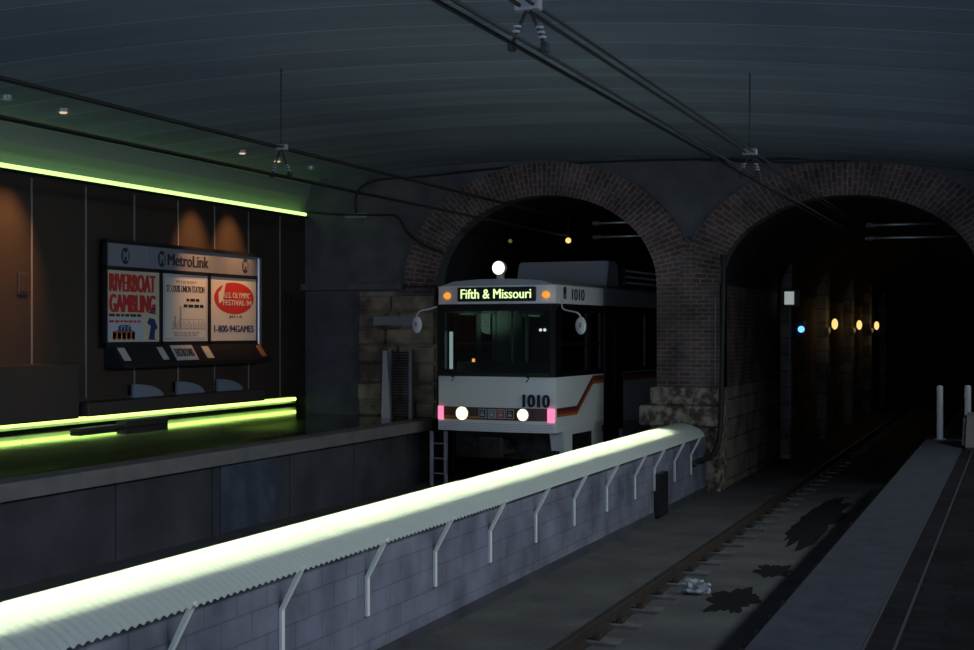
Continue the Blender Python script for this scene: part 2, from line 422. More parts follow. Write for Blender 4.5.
bm = bmesh.new(); B(bm, -5.99, -4.88, YW-.085, YW+.6, 1.66, SPRING)
prism(bm, [(-5.98, SPRING), (-4.89, SPRING), (-5.05, 3.9), (-5.40, 4.28), (-5.46, 4.28), (-5.82, 3.9)], lambda u, v, e: Vector((u, YW-.08 if e == 0 else YW, v)))
prism(bm, [(-5.55, SPRING+.002), (-5.31, SPRING+.002), (-5.31, 4.08), (-5.43, 4.33), (-5.55, 4.08)], lambda u, v, e: Vector((u, YW-.097 if e == 0 else YW, v)))
struct(link('wall_pier', bm, 'brick'), 'brown brick pier between the two tunnel mouths', 'wall')
bm = bmesh.new()
B(bm, -6.10, -4.85, YW-.17, YW+.5, 1.36, 1.68, .04); B(bm, -6.28, -4.84, YW-.25, YW+.5, 1.0, 1.36, .05)
B(bm, -6.1, -4.86, YW-.13, YW+.5, .4, 1.0, .04); B(bm, -6.1, -4.85, YW-.16, YW+.5, -.2, .4, .04)
struct(link('trim_7', bm, 'pier_stone'), 'rough stone footing blocks under the central brick pier', 'stone footing')
box_ = box('wall_pier', 'brick', -10.93, -10.27, YW-.09, YW+.3, 3.25, SPRING+.02)
struct(box_, 'brick foot of the left arch above the stone blocks', 'wall')
# rough stone masonry left of the train
bm = bmesh.new()
B(bm, -11.9, -10.27, YW-.02, YW+.5, -.2, 3.42, 0, 0)
zs = [1.05, 1.33, 1.68, 2.05, 2.40, 2.72, 3.05, 3.36]
for r_, (z0, z1) in enumerate(zip(zs, zs[1:])):
    x = -11.9
    while x < -10.35:
        w = random.uniform(.45, .95)
        if x+w > -10.55: w = -10.27-x
        B(bm, x+.015, x+w-.015, YW-.10-random.uniform(0, .06), YW, z0+.015, z1-.015, .035, 1)
        x += w
for r_ in range(3): B(bm, -11.0+.015, -10.27, YW-.15, YW, -.1+r_*.36, .24+r_*.36, .035)
o = link('wall_stonework', bm, ['stone'])
struct(o, 'rough pale stone masonry left of the train', 'wall')
bm = bmesh.new(); B(bm, -13.1, -10.95, YW-.22, YW, 3.46, 3.60, .01)
struct(link('trim_8', bm, 'concrete'), 'concrete ledge across the end wall above the stonework', 'ledge')
# right portal jamb with boulders
bm = bmesh.new()
B(bm, -.60, .7, YW-.12, YW+.5, 2.9, SPRING)
for k, (z0, z1) in enumerate(((.97, 1.3), (1.3, 1.66), (1.66, 2.0), (2.0, 2.4), (2.4, 2.95))):
    B(bm, -.62-.03*(k % 2), .7, YW-.2-.05*(k % 2), YW+.5, z0, z1, .08)
struct(link('wall_jamb', bm, 'stone'), 'rough stone jamb right of the empty tunnel mouth', 'wall')

# tunnel linings
def tunnel(name, cx, a, b, y1, lab, lower):
    bm = bmesh.new(); n = 40
    pts = [(cx-a, -.2), (cx-a, 1.66), (cx-a, SPRING)] + [(cx-a*math.cos(math.pi*i/n), SPRING+b*math.sin(math.pi*i/n)) for i in range(1, n)] + [(cx+a, SPRING), (cx+a, 1.66), (cx+a, -.2)]
    A = [bm.verts.new((x, YW+.345, z)) for x, z in pts]; Bv = [bm.verts.new((x, y1, z)) for x, z in pts]
    for i in range(len(pts)-1):
        f = bm.faces.new((A[i], A[i+1], Bv[i+1], Bv[i]))
        f.material_index = 1 if i in (0, len(pts)-2) else (2 if i in (1, len(pts)-3) else 0)
    bm.faces.new(Bv)
    struct(link(name, bm, ['tunnel', lower, 'brick_side']), lab, 'tunnel')
tunnel('wall_tunnel', *AR[0][:3], 60, 'sooty lining of the left tunnel behind the train', 'tunnel')
tunnel('wall_tunnel', *AR[1][:3], 75, 'brick and stone lining of the empty right tunnel', 'tunnel_stone')
for k, y in enumerate((30.2, 35.9, 41.6, 46.8, 52.5)):
    bm = bmesh.new(); B(bm, -4.9, -4.62, y-.3, y+.3, -.15, 4.2, .03)
    struct(link('wall_pilaster', bm, 'tunnel_stone'), ['nearest', 'second', 'third', 'fourth', 'farthest'][k] + ' stone pilaster on the left side of the right tunnel', 'pilaster')

# ------------------------------------------------------------------ lights of the place
# upper green cove light
t = thing('cove_light', 'long green fluorescent cove light along the top of the brown wall', 'cove light', (-13.05, 10, 4.9))
y = YW-.12
while y > -3:
    tube('tube', 'cove_tube', [(-13.04, y-1.42, 4.955), (-13.04, y, 4.955)], .034, t)
    y -= 1.45
bm = bmesh.new(); B(bm, -13.12, -12.99, -4, YW-.05, 4.885, 4.915)
link('housing', bm, 'black', t)
# lower green light in the recess behind the bench
t = thing('floor_cove_light', 'green fluorescent light in the recess at the foot of the wall', 'cove light', (-14.8, 10, 1.1))
y = 25.9
while y > -3:
    tube('tube', 'floor_tube', [(-14.7, y-1.38, 1.19), (-14.7, y, 1.19)], .035, t)
    y -= 1.45
bm = bmesh.new(); B(bm, -14.9, -14.8, -4, 26.1, 1.10, 1.27)
link('housing', bm, 'white', t)

# recessed downlights
dl = [(13.9, 0, 'unlit small ceiling downlight above wall at the left edge of the photo'),
      (15.0, 1, 'lit ceiling downlight throwing the big orange glow on the brown wall'),
      (19.55, 1, 'lit ceiling downlight above the middle of the transit information board'),
      (20.7, 1, 'lit ceiling downlight above the right end of the transit information board'),
      (21.9, 0, 'unlit ceiling downlight nearest the end wall')]
warm = emat('downlight_bulb', (1.0, .72, .45), .8)
for y, on, lab in dl:
    zc = vault(-12.1)
    t = thing('downlight', lab, 'downlight', (-12.1, y, zc), 'ceiling downlights over the far platform')
    bm = bmesh.new(); disc(bm, (-12.1, y, zc-.02), (0, 0, 1), .085, .05); link('trim_ring', bm, 'steel', t)
    bm = bmesh.new(); disc(bm, (-12.1, y, zc-.05), (0, 0, 1), .05, .02); link('bulb', bm, warm if on else 'pale', t)
    if on:
        l = bpy.data.lights.new('downlight_beam', 'SPOT'); l.energy = SPOT_W; l.color = (1.0, .44, .15)
        l.spot_size = R(44 if y < 16 else 44); l.spot_blend = 1.0; l.shadow_soft_size = .04
        lo = bpy.data.objects.new('downlight_beam', l); C.objects.link(lo)
        lo.location = (-12.1, y, zc-.09); l.energy *= 1.5 if y < 16 else 1.3
        d = Vector((-13.1, y+.02, 3.6 if y < 16 else 3.75)) - Vector(lo.location); lo.rotation_euler = d.to_track_quat('-Z', 'Y').to_euler()

# ------------------------------------------------------------------ barrier between the tracks
XC = -5.32; Y0, Y1 = 3.0, 22.4
t = thing('barrier', 'grey block barrier wall between the tracks under a glowing corrugated cap', 'barrier', (XC, 12, -.12))
box('block_wall', 'block', XC-.26, XC+.26, Y0, YW-.3, -.12, .86, t)
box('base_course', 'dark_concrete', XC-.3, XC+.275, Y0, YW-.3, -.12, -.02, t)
bm = bmesh.new()
n = 20; ys = []; y = Y0
while y < Y1: ys.append(y); y += .016 if y < 13 else .03
def cap(x, y):          # x from -1 to 1 across
    ph = math.sin((y-Y0)/.08*2*math.pi)*(1 if y < 13 else .3)
    return Vector((XC+.47*x, y, 1.115-.185*x*x + .011*ph))
rows = []
for y in ys:
    e = max(0, y-(Y1-.3))/.3
    sc = 1-.3*e*e                                  # the far end is rounded off
    rows.append([bm.verts.new(cap((-1+2*i/n)*sc, y)) for i in range(n+1)])
for a, b in zip(rows, rows[1:]):
    for i in range(n): bm.faces.new((a[i], a[i+1], b[i+1], b[i]))
link('cap_cover', bm, 'cover', t, smooth=True)
y = Y1-1.5
while y > Y0:
    tube('fluorescent_tube', 'tube', [(XC, max(Y0+.05, y-1.2), .995), (XC, y, .995)], .02, t)
    y -= 1.24
bm = bmesh.new(); B(bm, XC-.25, XC+.25, Y0, Y1-.3, .86, .90); B(bm, XC-.26, XC-.235, Y0, Y1-.3, .86, 1.035); B(bm, XC+.235, XC+.26, Y0, Y1-.3, .86, 1.035); B(bm, XC-.26, XC+.26, Y1-1.2, Y1-1.17, .86, 1.02)
link('light_trough', bm, 'white', t)
for y in (22.0, 20.85, 19.6, 18.5, 17.1, 15.7, 14.3, 12.9, 11.5, 10.1, 8.7, 7.3):
    bm = bmesh.new(); w = .022
    prof = [(.262, .30), (.285, .30), (.285, .62), (.455, .935), (.455, .955), (.43, .955), (.262, .63)]
    prism(bm, prof, lambda u, v, e: Vector((XC+u, y+(-w if e == 0 else w), v)))
    link('bracket', bm, 'bracket', t)
o = tag(box('utility_box', 'black', XC+.26, XC+.36, 19.6, 20.1, -.1, .55, None, .01), 'dark utility box on the barrier wall near its far end', 'box')

# ------------------------------------------------------------------ tracks
def rail(name, x, parent, y0, y1):
    bm = bmesh.new()
    prof = [(-.07, -.15), (.07, -.15), (.07, -.135), (.012, -.115), (.012, -.05), (.036, -.04), (.036, -.005), (.028, 0), (-.028, 0), (-.036, -.005), (-.036, -.04), (-.012, -.05), (-.012, -.115), (-.07, -.135)]
    prism(bm, prof, lambda u, v, e: Vector((x+u, y0 if e == 0 else y1, v+.03)))
    return link(name, bm, 'rust', parent)
def clip_at(bm, x, y):
    B(bm, x-.035, x+.035, y-.06, y+.06, -.09, -.035, .01)
def track(name, lab, xc, g, y0, y1, sp, clips):
    t = thing(name, lab, 'track', (xc, (y0+y1)/2, -.12))
    for s in (-1, 1): rail('rail', xc+s*g/2, t, y0, y1)
    y = y0; k = 0; rest = bmesh.new()
    while y < y1 and k < 60:
        box('tie', 'tie', xc-.84, xc+1.08, y-.11, y+.11, -.19, -.085, t, .012)
        if clips:
            for x in (xc-g/2-.10, xc-g/2+.10, xc+g/2-.10):
                if k < 33:
                    bm = bmesh.new(); clip_at(bm, x, y); link('rail_clip', bm, 'rust', t)
                else: clip_at(rest, x, y)
        y += sp; k += 1
    if clips:
        o = link('rail_clips', rest, 'rust', t); o['kind'] = 'stuff'
    return t
track('railway_track', 'empty right hand track with exposed concrete ties beside the near platform', -2.86, 1.5, 9.4, 72, .74, True)
track('railway_track', 'dark left hand track under the train beside the far platform', -8.2, 1.5, 6, 48, .9, False)
bm = bmesh.new(); B(bm, -3.28, -2.22, 4, 70, -.16, -.08)
struct(link('floor_infill', bm, 'ground'), 'stained concrete infill between the rails of the right track', 'floor')
def blot(cx, cy, rx, ry, seed):
    rnd = random.Random(seed); bm = bmesh.new(); n = 44
    vs = []
    for i in range(n):
        a = 2*math.pi*i/n; f = (.78+.22*math.sin(3*a+seed*2)*math.cos(2*a+seed))*(.75+.45*rnd.random())
        vs.append((cx+rx*f*math.cos(a), cy+ry*f*math.sin(a)))
    prism(bm, vs, lambda u, v, e: Vector((u, v, -.0799 if e == 0 else -.0765)))
    return bm
for k, (cx, cy, rx, ry, lab) in enumerate(((-2.72, 13.7, .30, .8, 'black oil stain on the trackbed nearest the camera'),
                                           (-2.66, 15.6, .26, .55, 'small black oil stain in the middle of the right track'),
                                           (-2.77, 20.3, .36, 3.4, 'long black oil stain on the right track toward the tunnel'))):
    tag(link('oil_stain', blot(cx, cy, rx, ry, k), 'stain'), lab, 'stain')
bm = bmesh.new(); bmesh.ops.create_icosphere(bm, subdivisions=3, radius=1)
for v in bm.verts:
    f = 1+random.uniform(-.35, .3); v.co = Vector((-3.18+.15*v.co.x*f, 14.0+.11*v.co.y*f, -.02+max(-.055, .085*v.co.z*f)))
tag(link('plastic_bag', bm, 'plastic'), 'crumpled white plastic litter beside the rail of the right track', 'litter')
bm = bmesh.new(); B(bm, -1.98, -1.90, 13.55, 13.68, -.119, -.10, .005)
tag(link('paper_scrap', bm, 'plastic'), 'tiny pale scrap of litter at the foot of the near platform', 'litter')

# ------------------------------------------------------------------ train
FX, FY, YAW = -8.46, 21.8, R(-3.6)
tr = thing('light_rail_train', 'white light rail train with lit headlights leaving the left tunnel', 'train', (FX, FY, 0), rz=YAW)
HW, L = 1.125, 15.0
def plan(w, bow, y1, y0=0.0):
    f = [(-w + 2*w*i/12, y0 + bow*(abs(-1+2*i/12)**2.4)) for i in range(13)]
    return f + [(w, y1), (-w, y1)]
def slab(name, m, w, bow, z0, z1, y1=L, parent=tr, y0=0.0):
    bm = bmesh.new(); prism(bm, plan(w, bow, y1, y0), lambda u, v, e: Vector((u, v, z0 if e == 0 else z1)))
    return link(name, bm, m, parent, True)
bow = .10
slab('lower_body', 'train', HW, bow, .93, 1.88)
bump_ = slab('bumper', 'train', HW-.01, bow, .93, 1.10, .4, tr, -.03)
slab('roof_fascia', 'train', HW, bow, 3.14, 3.46, 2.4)
slab('roof_side', 'train_grey', HW-.02, 0, 3.14, 3.46, L, tr, 2.4)
bm = bmesh.new()
prism(bm, [(-1.1, 3.455), (1.1, 3.455), (.85, 3.54), (.3, 3.575), (-.3, 3.575), (-.85, 3.54)], lambda u, v, e: Vector((u, .12 if e == 0 else L, v)))
link('roof', bm, 'train_grey', tr, True)
slab('underframe', 'under', 1.0, 0, .42, .93, L, tr, .55)
slab('cabin_floor', 'interior', HW-.06, bow, 1.8, 1.86, L, tr, .08)
# glazed band: black frames
bm = bmesh.new()
B(bm, -HW, -HW+.15, .05, .16, 1.88, 3.14); B(bm, HW-.10, HW, .06, .20, 1.88, 3.14)
B(bm, -HW+.1, HW-.09, .02, .12, 1.88, 1.95); B(bm, -HW+.1, HW-.09, .02, .12, 3.02, 3.14)

link('windshield_frame', bm, 'train_black', tr, True)
bm = bmesh.new()
prism(bm, [(.050, 1.94), (.058, 1.94), (.108, 3.03), (.100, 3.03)], lambda u, v, e: Vector((-.98 if e == 0 else 1.03, u, v)))
link('windshield', bm, 'glass', tr, True)
box('rear_partition', 'interior', -HW+.05, HW-.05, 9.0, 9.05, 1.86, 3.14, tr, 0, True)
for s in (1, -1):
    bm = bmesh.new()
    x0, x1 = sorted((s*(HW-.05), s*HW))
    B(bm, x0, x1, .12, L, 1.88, 1.97); B(bm, x0, x1, .12, L, 3.0, 3.14)
    for ya, yb in ((.12, .34), (1.55, 1.75), (2.25, 2.42), (3.5, 3.68), (4.85, 4.95), (6.1, 6.3), (7.6, 7.8), (9.2, 9.4), (10.9, 11.1), (12.6, 12.8), (14.5, L)):
        B(bm, x0, x1, ya, yb, 1.9, 3.1)
    B(bm, x0, x1, .3, 2.3, 2.42, 2.46)
    link('side_frame', bm, 'train_black', tr, True)
    for ya, yb in ((.34, 1.55), (1.75, 2.25), (3.68, 4.85), (4.95, 6.1), (6.3, 7.6), (7.8, 9.2), (9.4, 10.9), (11.1, 12.6), (12.8, 14.5)):
        xa, xb = sorted((s*(HW-.03), s*(HW-.022)))
        box('side_window', 'side_glass', xa, xb, ya, yb, 1.96, 3.01, tr, 0, True)
    x0, x1 = sorted((s*(HW-.06), s*(HW+.006)))
    d = box('door', 'train_black', x0, x1, 2.42, 3.5, .80, 3.12, tr, .01, True)
    x0, x1 = sorted((s*(HW+.004), s*(HW+.012)))
    for ya, yb in ((2.50, 2.92), (3.0, 3.42)): box('door_pane', 'black', x0, x1, ya, yb, 1.2, 2.95, d, 0, True)
# interior
for x, y in ((-.50, 1.9), (-.36, 2.3), (-.22, 1.9), (.28, 2.6), (.1, 4.2)):
    tube('grab_pole', 'pole', [(x, y, 1.86), (x, y, 3.12)], .02, tr, 8, True)
box('driver_console', 'interior', -.85, .95, .25, .75, 1.86, 2.12, tr, .04, True)
bm = bmesh.new(); B(bm, .25, .72, 1.0, 1.15, 1.9, 2.75, .06); B(bm, .25, .72, .75, 1.15, 1.86, 2.1, .05)
link('driver_seat', bm, 'black', tr, True)
bm = bmesh.new(); ball(bm, (-.63, .50, 2.09), .045); ball(bm, (-.63, .50, 2.155), .028); link('cab_indicator', bm, 'cabin_amber', tr, True)
bm = bmesh.new(); ball(bm, (.58, .7, 2.69), .028); ball(bm, (.66, .7, 2.69), .028); link('cabin_spotlight', bm, 'cabin_spot', tr, True)
for y in (4.6, 6.4, 8.0):
    tube('ceiling_lamp', 'cabin_tube', [(.72, y, 3.04), (.72, y+.9, 3.04)], .025, tr, 8, True)
for y in (3.9, 4.7, 5.5, 6.3):
    bm = bmesh.new(); B(bm, .55, .98, y, y+.08, 1.9, 2.2, .02); B(bm, .55, .98, y-.35, y, 1.86, 1.95, .02); link('passenger_seat', bm, 'pole', tr, True)
l = bpy.data.lights.new('cabin_light', 'POINT'); l.energy = 6; l.color = (.6, 1, .75); l.shadow_soft_size = .3
lo = bpy.data.objects.new('cabin_light', l); C.objects.link(lo); lo.parent = tr; lo.location = (.3, 5.2, 2.9)
# glowing strip in the cab corner imitates a white tube reflected in the windscreen
box('cab_reflection_strip', 'cab_strip', -.945, -.885, .16, .20, 2.0, 2.66, tr, .01, True)
# destination sign, lamps
d = box('destination_box', 'black', -.70, .78, -.018, .05, 3.185, 3.43, tr, .015, True)
text('lettering', 'destination', 'Fifth & Missouri', (.04, -.019, 3.315), 1.34, .165, '-y', d, True, .012)
for x in (-.93, .95):
    bm = bmesh.new(); ball(bm, (x, .055, 3.29), .075, 1, .5, .8); link('marker_lamp', bm, 'amber', tr, True, True)
bm = bmesh.new(); disc(bm, (.0, .28, 3.60), (0, 0, 1), .07, .14); link('lamp_mount', bm, 'grey', tr, True)
bm = bmesh.new(); disc(bm, (.0, .24, 3.77), (0, -1, 0), .125, .08, 24); link('lamp_housing', bm, 'grey', tr, True)
bm = bmesh.new(); ball(bm, (.0, .19, 3.77), .118, 1, .45, 1, 20, 12); link('roof_lamp', bm, 'roof_lamp', tr, True, True)
# front band
def fy(x): return bow*abs(x/HW)**2.4
def strip(name, m, x0, x1, z0, z1, off, parent=tr):
    bm = bmesh.new(); n = 8
    up = [(x0+(x1-x0)*i/n) for i in range(n+1)]
    prism(bm, [(x, fy(x)-off) for x in up]+[(x, fy(x)+.005) for x in reversed(up)], lambda u, v, e: Vector((u, v, z0 if e == 0 else z1)))
    return link(name, bm, m, parent, True)
strip('front_band', 'brown', -1.04, 1.04, 1.13, 1.345, .014)
strip('front_band', 'orange', -1.0, -.30, 1.15, 1.19, .018)
for x in (-1.06, 1.04): strip('marker_light', 'red_tail', x-.055, x+.055, 1.115, 1.345, .04)
for x, rr in ((-.60, .13), (.56, .115)):
    h = bpy.data.objects
    bm = bmesh.new(); disc(bm, (x, fy(x)-.03, 1.235), (0, -1, 0), rr, .05, 24)
    hl = link('headlight_bezel', bm, 'steel', tr, True)
    bm = bmesh.new(); ball(bm, (x, fy(x)-.05, 1.235), rr*.9, 1, .35, 1, 20, 12); link('headlight', bm, 'headlight', hl, True, True)
for x, m in ((-.21, 'navy'), (-.03, 'blue_board'), (.14, 'poster_red'), (.31, 'ink')):
    q = strip('pictogram', 'pale', x-.075, x+.075, 1.16, 1.32, .02)
    strip('symbol', m, x-.06, x+.06, 1.175, 1.305, .024, q)
    strip('symbol', 'pale', x-.035, x+.035, 1.20, 1.24, .027, q); strip('symbol', 'pale', x-.03, x+.03, 1.26, 1.28, .027, q)
text('fleet_number', 'ink', '1010', (.79, .022, 1.475), .50, .22, '-y', tr, True, .02, .03)
for k in range(5): strip('bumper_rib', 'train_grey', -1.08, 1.08, .95+.028*k, .956+.028*k, .034)
# wipers
for x, dx in ((-.80, .10), (.62, .14)):
    tube('wiper', 'black', [(x, -.02, 1.80), (x+dx*.4, -.03, 1.86), (x-.22, -.01, 2.0)], .014, tr, 6, True)
# mirrors
for s, pts, c in ((1, [(1.13, .35, 3.28), (1.17, .25, 3.08), (1.32, .10, 3.02), (1.54, .0, 2.98), (1.62, -.02, 2.90)], (1.62, -.03, 2.76)),
                  (-1, [(-1.1, .12, 3.12), (-1.25, .0, 3.06), (-1.42, -.05, 3.02), (-1.50, -.05, 2.90)], (-1.47, -.06, 2.78))):
    mr = tube('mirror_arm', 'white', spline(pts, 5), .014, tr, 8, True)
    bm = bmesh.new(); ball(bm, c, .15, .64, .35, 1, 18, 12); link('mirror', bm, 'white', mr, True, True)
    bm = bmesh.new(); B(bm, c[0]-.015, c[0]+.03, c[1]-.07, c[1]-.045, c[2]-.03, c[2]+.05, .01); link('mirror_clamp', bm, 'grey', mr, True)
# right side livery
def side_strip(name, m, pts, th):
    bm = bmesh.new()
    up = [(y, z+th) for y, z in pts]; lo = [(y, z) for y, z in reversed(pts)]
    prism(bm, up+lo, lambda u, v, e: Vector((HW-.002 if e == 0 else HW+.006, u, v)))
    link(name, bm, m, tr, True)
for m, dz in (('brown', .10), ('red', .05), ('orange', 0)):
    side_strip('livery_stripe', m, [(.12, 1.20+dz), (1.05, 1.20+dz), (1.85, 1.71+dz), (2.40, 1.71+dz)], .052)
    side_strip('livery_stripe', m, [(3.52, 1.71+dz), (9, 1.71+dz)], .052)
text('fleet_number', 'ink', '1010', (HW, 1.12, 3.31), .62, .20, '+x', tr, True, .02)
bm = bmesh.new(); disc(bm, (HW+.003, .48, 3.37), (1, 0, 0), .07, .012, 16); B(bm, HW, HW+.008, .42, .46, 3.22, 3.32); B(bm, HW, HW+.008, .50, .54, 3.22, 3.30)
link('emblem', bm, 'ink', tr, True)
# skirt box
bm = bmesh.new(); prism(bm, [(.45, .93), (2.5, .93), (2.5, .35), (.62, .35)], lambda u, v, e: Vector((.85 if e == 0 else 1.09, u, v)))
sk = link('skirt_panel', bm, 'train', tr, True)
box('skirt_window', 'black', 1.085, 1.10, .92, 1.85, .5, .86, sk, 0, True)
side = slab('skirt', 'train_grey', 1.08, 0, .45, .93, L, tr, 3.6)
bm = bmesh.new(); B(bm, -.16, .16, -.12, .6, .52, .78, .03); B(bm, -.22, .22, -.18, -.06, .48, .84, .03)
link('coupler', bm, 'under', tr, True)
for y in (2.6, 4.4, 11.0, 12.8):
    for x in (-.75, .75):
        bm = bmesh.new(); disc(bm, (x, y, .36), (1, 0, 0), .33, .10, 24); link('wheel', bm, 'rust', tr, True)
# roof equipment
bm = bmesh.new(); prism(bm, [(3.05, 3.5), (3.22, 4.02), (3.75, 4.02), (3.85, 3.5)], lambda u, v, e: Vector(((-.95 if e == 0 else .93), u, v)))
bmesh.ops.bevel(bm, geom=list(bm.edges), offset=.03, segments=2, affect='EDGES')
link('roof_shroud', bm, 'train_grey', tr, True)
rb = box('resistor_bank', 'train_black', -.85, 1.0, 3.95, 7.2, 3.54, 3.94, tr, .01, True)
for r_ in range(3):
    for k in range(22): box('vent_slot', 'pale', .985, 1.012, 4.02+.145*k, 4.02+.145*k+.08, 3.60+.115*r_, 3.645+.115*r_, rb, 0, True)

# ------------------------------------------------------------------ transit information board on the left wall
XI = -12.95
t = thing('information_board', 'large dark framed transit information board with three posters on the brown wall', 'notice board', (XI, 19.2, 2.1))
bya, byb = 17.03, 21.44
box('back_panel', 'black', -13.1, XI-.03, bya+.55, byb, 2.42, 4.05, t)
bm = bmesh.new()
B(bm, XI-.05, XI+.03, bya, byb, 4.02, 4.08); B(bm, XI-.05, XI+.02, bya, bya+.03, 2.42, 4.05)
for y in (18.47, 19.87): B(bm, XI-.05, XI+.012, y-.03, y+.03, 2.45, 3.66)
B(bm, XI-.05, XI+.012, bya, byb, 3.62, 3.67); B(bm, XI-.05, XI+.012, bya, byb, 2.42, 2.49)
link('frame', bm, 'black', t)
bm = bmesh.new(); B(bm, -13.1, XI+.04, byb, byb+.11, 2.30, 4.02, .03)
link('end_post', bm, 'steel', t)
hd = box('header_panel', 'header', XI-.04, XI, bya+.05, byb, 3.67, 4.02, t)
for y in (18.1, 20.45): box('header_seam', 'grey', XI, XI+.004, y-.006, y+.006, 3.67, 4.02, hd)
text('lettering', 'ink', 'MetroLink', (XI, 19.24, 3.84), 1.20, .19, '+x', hd, False, .02)
def m_logo(y):
    bm = bmesh.new(); disc(bm, (XI+.003, y, 3.84), (1, 0, 0), .125, .006, 24)
    bmesh.ops.scale(bm, verts=bm.verts, vec=(1, .8, 1.05), space=Matrix.Translation((0, -y, -3.84)))
    a = link('logo', bm, 'ink', hd)
    text('logo_letter', 'header', 'M', (XI+.006, y, 3.84), .13, .15, '+x', a, False, .04)
for y in (17.52, 18.48, 21.02): m_logo(y)
bm = bmesh.new()
prism(bm, [(-13.1, 2.44), (XI+.02, 2.44), (XI+.22, 2.16), (XI+.22, 2.10), (-13.1, 2.10)], lambda u, v, e: Vector((u, bya+.16 if e == 0 else byb+.1, v)))
link('brochure_shelf', bm, 'black', t)

def poster(name, lab, m, y0, y1, z0=2.50, z1=3.61):
    p = thing(name, lab, 'poster', (XI-.02, (y0+y1)/2, z0), 'posters in the information board')
    box('sheet', m, XI-.028, XI-.012, y0, y1, z0, z1, p)
    return p
XF = XI-.012
def lines(p, m, y0, y1, z, h):        # a line of print too small to read
    rnd = random.Random(int(z*1000)); bm = bmesh.new(); y = y0
    while y < y1-.03:
        w = min(rnd.uniform(.06, .16), y1-y); B(bm, XF, XF+.004, y, y+w, z-h/2, z+h/2); y += w+.03
    link('fine_print', bm, m, p)
p = poster('poster', 'cream poster with red riverboat gambling lettering, left in the information board', 'cream', 17.04, 18.43)
text('lettering', 'poster_red', 'RIVERBOAT', (XF, 17.73, 3.42), 1.20, .28, '+x', p, False, .052)
text('lettering', 'poster_red', 'GAMBLING', (XF, 17.73, 3.10), 1.20, .28, '+x', p, False, .052)
lines(p, 'ink', 17.13, 17.97, 2.915, .04)
box('printed_panel', 'paper_blue', XF, XF+.002, 17.06, 17.98, 2.52, 2.87, p)
lines(p, 'poster_red', 17.13, 17.92, 2.82, .035)
bm = bmesh.new()
for k in range(4): B(bm, XF+.002, XF+.006, 17.36+.085*k, 17.42+.085*k, 2.68, 2.75-.012*(k % 2))
B(bm, XF+.002, XF+.005, 17.30, 17.74, 2.655, 2.68); B(bm, XF+.002, XF+.005, 17.40, 17.66, 2.75, 2.765)
link('boat_print', bm, 'navy', p)
bm = bmesh.new()
B(bm, XF+.002, XF+.006, 17.22, 17.78, 2.55, 2.65); 
for k in range(5): B(bm, XF+.002, XF+.006, 17.22+.12*k, 17.30+.12*k, 2.53, 2.67)
link('boat_print', bm, 'poster_orange', p)
bm = bmesh.new()
prism(bm, [(18.14, 2.53), (18.20, 2.75), (18.10, 2.80), (18.16, 2.88), (18.30, 2.86), (18.38, 2.72), (18.31, 2.68), (18.30, 2.55), (18.36, 2.53)], lambda u, v, e: Vector((XF+(.001 if e == 0 else .005), u, v)))
prism(bm, [(18.14, 2.96), (18.20, 2.99), (18.24, 3.06), (18.31, 3.04), (18.31, 2.96), (18.38, 2.93)], lambda u, v, e: Vector((XF+(.001 if e == 0 else .005), u, v)))
link('figure_print', bm, 'navy', p)
p = poster('poster', 'pale station poster with faint drawing, middle of the information board', 'paper', 18.52, 19.83)
box('printed_border', 'paper_blue', XF, XF+.0015, 18.53, 18.60, 2.52, 3.60, p); box('printed_border', 'paper_blue', XF, XF+.0015, 19.77, 19.82, 2.52, 3.60, p)
box('printed_border', 'paper_blue', XF, XF+.0015, 18.6, 19.77, 3.55, 3.60, p); box('printed_border', 'paper_blue', XF, XF+.0015, 18.6, 19.77, 2.52, 2.57, p)
text('lettering', 'ink', 'ST. LOUIS UNION STATION', (XF, 19.18, 3.37), 1.10, .11, '+x', p, False, .01)
lines(p, 'faint', 18.9, 19.5, 3.49, .04); lines(p, 'ink', 19.2, 19.62, 3.19, .045); lines(p, 'ink', 19.12, 19.7, 3.09, .05)
bm = bmesh.new()
B(bm, XF, XF+.002, 18.75, 19.78, 2.70, 2.715)
for k in range(20): B(bm, XF, XF+.002, 18.80+.049*k, 18.82+.049*k, 2.72, 2.84-.02*(k % 3))
for yy in (18.85, 19.0): B(bm, XF, XF+.002, yy, yy+.05, 2.72, 3.08 if yy > 18.9 else 2.92)
B(bm, XF, XF+.002, 19.0, 19.7, 2.86, 2.87)
link('station_print', bm, 'faint', p)
lines(p, 'faint', 18.82, 19.6, 2.645, .03); lines(p, 'faint', 18.85, 19.55, 2.60, .03)
p = poster('poster', 'pale poster with a big red oval, right in the information board', 'paper', 19.92, 21.41)
bm = bmesh.new(); disc(bm, (XF+.001, 20.68, 3.25), (1, 0, 0), .5, .004, 40)
bmesh.ops.scale(bm, verts=bm.verts, vec=(1, 1.3, .56), space=Matrix.Translation((0, -20.68, -3.25)))
ov = link('red_oval', bm, 'poster_red', p)
text('lettering', 'paper', 'U.S. OLYMPIC', (XF+.003, 20.78, 3.30), .86, .10, '+x', ov, False, .01)
text('lettering', 'paper', 'FESTIVAL-94', (XF+.003, 20.78, 3.17), .94, .10, '+x', ov, False, .01)
bm = bmesh.new(); prism(bm, [(20.18, 3.15), (20.30, 3.2), (20.36, 3.40), (20.42, 3.55), (20.34, 3.52), (20.24, 3.38), (20.16, 3.34)], lambda u, v, e: Vector((XF+(.003 if e == 0 else .006), u, v)))
link('flame_print', bm, 'paper', ov)
text('lettering', 'ink', 'JULY 1-10', (XF, 20.72, 2.92), .42, .05, '+x', p, False, .01)
text('lettering', 'navy', '1-800-94GAMES', (XF, 20.68, 2.71), 1.30, .12, '+x', p, False, .02)
